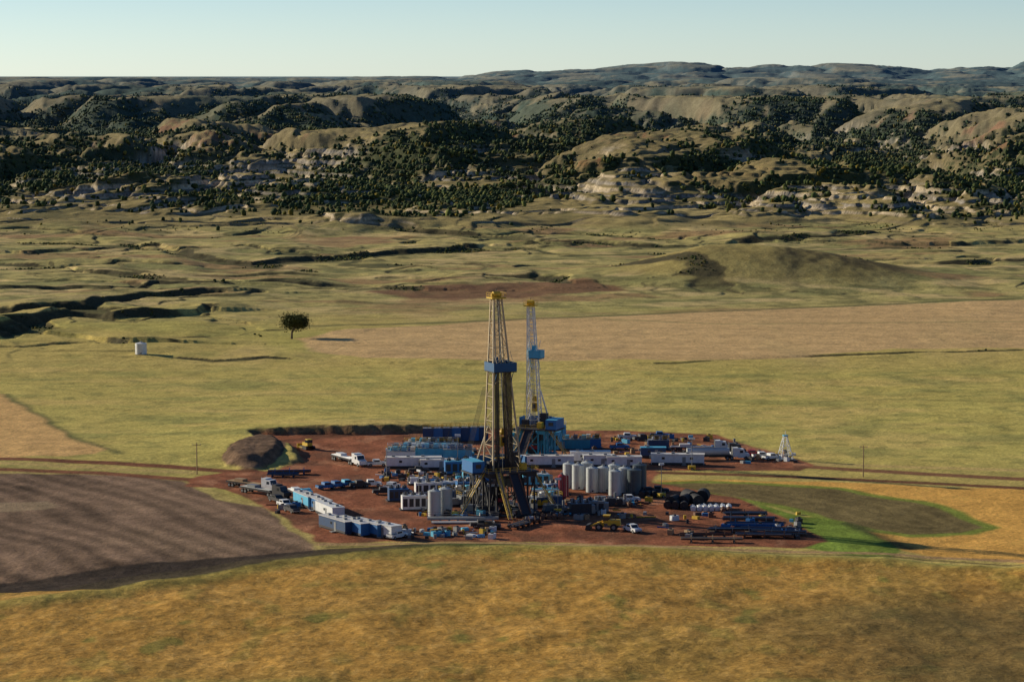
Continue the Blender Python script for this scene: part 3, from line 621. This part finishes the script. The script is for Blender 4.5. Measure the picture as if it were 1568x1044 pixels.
def sacks(u,vv,nx,ny,mat,sz,name,rot=0):
    b=B()
    for i_ in range(nx):
        for j in range(ny):
            x_=(i_-nx/2)*sz*1.15+random.uniform(-.1,.1); y_=(j-ny/2)*sz*1.2
            b.box((x_,y_,sz*.28),(sz*.9,sz*.9,sz*.55),mat,random.uniform(-.3,.3)); b.box((x_,y_,sz*.7),(sz,sz,sz*.3),mat,random.uniform(-.3,.3),tap=.7); b.cyl((x_,y_,sz*.85),(x_,y_,sz*1.0),sz*.15,mat,6)
    place(b,name,u,vv,rot,0)
sacks(1083,784,4,2,'white',1.3,'bulk_sacks'); sacks(1105,783,5,3,'white',1.3,'bulk_sacks'); sacks(850,797,4,2,'rust',1.2,'pallet_stack'); sacks(1120,787,2,2,'rust',1.3,'pallet_stack')
def rolls(u,vv,n,r,name):
    b=B()
    for k in range(n):
        x_=k*r*1.9-n*r; y_=random.uniform(-1,1)*r; a_=random.uniform(-.5,.5); dx,dy=math.sin(a_)*r*1.3,math.cos(a_)*r*1.3
        b.cyl((x_-dx,y_-dy,r),(x_+dx,y_+dy,r),r,'black',18); b.cyl((x_-dx*1.01,y_-dy*1.01,r),(x_+dx*1.01,y_+dy*1.01,r),r*.2,'dark',10)
    place(b,name,u,vv,0,0)
rolls(1062,780,3,1.5,'liner_rolls'); rolls(1080,773,2,1.7,'liner_rolls'); rolls(1045,783,3,1.0,'liner_rolls'); rolls(1000,764,3,.8,'liner_rolls')
b=B()
zones=[(600,830,760,815,60),(640,760,790,800,90),(800,770,1000,800,100),(580,725,760,740,80),(1020,790,1230,832,50),(420,765,480,790,15),(890,670,1130,700,80),(640,690,760,712,60),(1130,698,1235,712,30)]
for u0,v0,u1,v1_,n_ in zones:
    for k in range(n_):
        u_=random.uniform(u0,u1); w_=random.uniform(min(v0,v1_),max(v0,v1_)); x_,y_=G(u_,w_); a_=random.uniform(0,3.1); c=random.choice(['rust','dark','steel','blue','white','steel','wood','lblue','dark','dark','yellow'])
        t=random.random(); 
        if t<.35: b.box((x_,y_,.35),(random.uniform(.6,2),random.uniform(.6,1.3),.7),c,a_,tap=.95)
        elif t<.55: b.cyl((x_,y_,0),(x_,y_,.95),.35,c,10)
        elif t<.8: L_=random.uniform(1.5,5); b.cyl((x_,y_,.15),(x_+math.cos(a_)*L_,y_+math.sin(a_)*L_*.6,.15),.13,c,6)
        else: b.box((x_,y_,.6),(random.uniform(1,2.4),1.2,1.2),c,a_); b.box((x_,y_,1.3),(.6,.6,.4),'dark',a_)
b.obj('scattered_oilfield_supplies',(0,0,0))

# ------------------------------------------------------------------ foliage
def folmat(name,rough=0.9):
    m,nt,b_=newmat(name); N=nt.nodes; L=nt.links; a=N.new('ShaderNodeAttribute'); a.attribute_name='Col'
    L.new(a.outputs['Color'],b_.inputs['Base Color']); b_.inputs['Roughness'].default_value=rough; b_.inputs['Specular IOR Level'].default_value=0.1; return m
fm=folmat('foliage')
def mass(name,verts,faces,cols):
    me=bpy.data.meshes.new(name); nv=len(verts); nf=len(faces); k=faces.shape[1]
    me.vertices.add(nv); me.vertices.foreach_set('co',verts.astype(np.float32).ravel()); me.loops.add(nf*k); me.polygons.add(nf)
    me.loops.foreach_set('vertex_index',faces.astype(np.int32).ravel()); me.polygons.foreach_set('loop_start',(np.arange(nf)*k).astype(np.int32)); me.update(calc_edges=True)
    at=me.attributes.new('Col','FLOAT_COLOR','POINT'); at.data.foreach_set('color',np.concatenate([cols,np.ones((nv,1))],1).astype(np.float32).ravel())
    me.materials.append(fm); o=bpy.data.objects.new(name,me); bpy.context.collection.objects.link(o); return o
def ico(sub):
    bm=bmesh.new(); bmesh.ops.create_icosphere(bm,subdivisions=sub,radius=1); tv=np.array([v_.co[:] for v_ in bm.verts]); tf=np.array([[x.index for x in f.verts] for f in bm.faces]); bm.free()
    vs=[]
    for k in range(8):
        r_=1+rng.uniform(-.35,.35,len(tv)); vv_=tv*r_[:,None]; vs.append(vv_)
    return np.stack(vs),tf
ICO={1:ico(1),2:ico(2)}
inner=(np.abs(SC[None,:])<=1)&(Y>0)
area=np.abs(dxs*dys)
def scatter(name,prob,n,smin,smax,pal,zs=1.0,sub_=1):
    VA,tf=ICO[sub_]
    w=(prob*area*inner).ravel(); w/=w.sum(); idx=rng.choice(len(w),n,p=w)
    x_=X.ravel()[idx]+rng.uniform(-.5,.5,n)*dxs.ravel()[idx]; y_=Y.ravel()[idx]+rng.uniform(-.5,.5,n)*np.broadcast_to(dys,Y.shape).ravel()[idx]; z_=Z.ravel()[idx]
    s_=rng.uniform(smin,smax,n)*(0.7+0.6*rng.random(n)); ang=rng.uniform(0,6.28,n); var=rng.integers(0,8,n)
    T=VA[var]; c_,s2=np.cos(ang)[:,None],np.sin(ang)[:,None]
    hx_=T[:,:,0]*c_-T[:,:,1]*s2; hy_=T[:,:,0]*s2+T[:,:,1]*c_; hs=zs*rng.uniform(.8,1.4,n)
    V=np.stack([hx_*s_[:,None]+x_[:,None],hy_*s_[:,None]+y_[:,None],(T[:,:,2]*hs[:,None]+0.55*hs[:,None])*s_[:,None]+z_[:,None]],-1)
    nv=T.shape[1]; Fc=tf[None]+np.arange(n)[:,None,None]*nv
    pal=np.array(pal); pc=pal[rng.choice(len(pal),n)]*rng.uniform(.6,1.35,(n,1)); tree_haze=(1-np.exp(-np.maximum(y_-2300,0)/8000))[:,None]*.6; pc=pc*(1-tree_haze)+np.array([.12,.20,.25])*tree_haze  # palette pick, then distance haze painted into the tree colours
    cols=np.repeat(pc[:,None,:],nv,1)*rng.uniform(.75,1.25,(n,nv,1))
    return mass(name,V.reshape(-1,3),Fc.reshape(-1,3),cols.reshape(-1,3))
GRN=[(.06,.08,.026)]*5+[(.038,.057,.024)]*5+[(.10,.11,.028)]*2+[(.17,.13,.02)]
pr=forest*ss(1850,1960,Y)*(1-ss(3800,6000,Y))
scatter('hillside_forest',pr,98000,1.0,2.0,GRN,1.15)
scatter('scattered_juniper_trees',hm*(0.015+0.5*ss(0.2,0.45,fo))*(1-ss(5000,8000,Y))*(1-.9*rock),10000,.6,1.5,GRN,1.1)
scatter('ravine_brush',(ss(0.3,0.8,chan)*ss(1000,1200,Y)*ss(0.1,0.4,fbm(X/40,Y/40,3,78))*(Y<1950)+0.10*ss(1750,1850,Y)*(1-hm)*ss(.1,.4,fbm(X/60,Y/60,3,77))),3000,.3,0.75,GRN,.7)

def tree(u,vv,h,name,seed):
    random.seed(seed); x,y=G(u,vv); z=zat(x,y)-.2
    root=bpy.data.objects.new(name,None); bpy.context.collection.objects.link(root); root.location=(x,y,z)
    b=B(); tips=[]
    def br(p,d,L,r,lv):
        q_=p+d*L; b.cyl(p,q_,r,'bark',7,r*.65)
        if lv<2: tips.append(q_)
        if lv==0: return
        for k in range(4 if lv>1 else 3):
            nd=(d*random.uniform(.3,.9)+Vector((random.uniform(-1.1,1.1),random.uniform(-1.1,1.1),random.uniform(-.2,.6)))).normalized(); br(q_,nd,L*random.uniform(.7,.95),r*.6,lv-1)
    br(Vector((0,0,0)),Vector((.05,0,1)),h*.22,h*.035,3)
    b.obj('trunk',(0,0,0),0,root)
    V=[];Cc=[]
    for t in tips:
        rr=h*.11*random.uniform(.7,1.4); sh=random.uniform(.6,1.3)
        for k in range(90):
            d=Vector((random.gauss(0,1),random.gauss(0,1),random.gauss(0,.8)))*rr*.7; c=t+d; s_=h*.024
            for j in range(3): V.append([c[i_]+random.uniform(-1,1)*s_*1.4 for i_ in range(3)]); Cc.append([.06*sh,.07*sh,.022*sh])
    V=np.array(V); Fc=np.arange(len(V)).reshape(-1,3); o=mass('crown',V,Fc,np.array(Cc)); o.parent=root
tree(445,519,14.5,'cottonwood_tree',5)

# ------------------------------------------------------------------ light, sky, camera
el=math.radians(19); az=math.radians(-62)
sun=bpy.data.lights.new('sun','SUN'); sun.energy=5.0; sun.angle=math.radians(.5); sun.color=(1,.89,.68)
so_=bpy.data.objects.new('sun',sun); bpy.context.collection.objects.link(so_)
d=Vector((math.sin(az)*math.cos(el),math.cos(az)*math.cos(el),math.sin(el))); so_.rotation_euler=d.to_track_quat('Z','Y').to_euler()
w=bpy.data.worlds.new('World'); bpy.context.scene.world=w; w.use_nodes=True; nt=w.node_tree; bg=nt.nodes['Background']
sk=nt.nodes.new('ShaderNodeTexSky'); sk.sky_type='NISHITA'; sk.sun_disc=False; sk.sun_elevation=el; sk.sun_rotation=az%(2*math.pi); sk.altitude=700; sk.dust_density=0.3; sk.air_density=1.0; sk.ozone_density=2.0
tcw=nt.nodes.new('ShaderNodeTexCoord'); sx=nt.nodes.new('ShaderNodeSeparateXYZ'); nt.links.new(tcw.outputs['Generated'],sx.inputs[0])
mrw=nt.nodes.new('ShaderNodeMapRange'); mrw.inputs[1].default_value=0.0; mrw.inputs[2].default_value=0.09; nt.links.new(sx.outputs[2],mrw.inputs[0])
tm=nt.nodes.new('ShaderNodeMix'); tm.data_type='RGBA'; tm.inputs[6].default_value=(1.26,1.57,2.15,1); tm.inputs[7].default_value=(0.47,0.66,0.94,1); nt.links.new(mrw.outputs[0],tm.inputs[0])
mm=nt.nodes.new('ShaderNodeVectorMath'); mm.operation='MULTIPLY'; nt.links.new(sk.outputs[0],mm.inputs[0]); nt.links.new(tm.outputs[2],mm.inputs[1])
nt.links.new(mm.outputs[0],bg.inputs[0]); bg.inputs[1].default_value=0.08
cam=bpy.data.cameras.new('camera'); co=bpy.data.objects.new('camera',cam); bpy.context.collection.objects.link(co)
co.location=(0,0,H); cam.sensor_width=36; cam.lens=36*F/1568; cam.clip_start=1; cam.clip_end=100000
co.rotation_euler=(math.radians(90)-math.atan((CYc-HY)/F),0,0)
bpy.context.scene.camera=co
sc=bpy.context.scene; sc.view_settings.view_transform='Standard'; sc.view_settings.look='None'; sc.view_settings.exposure=0
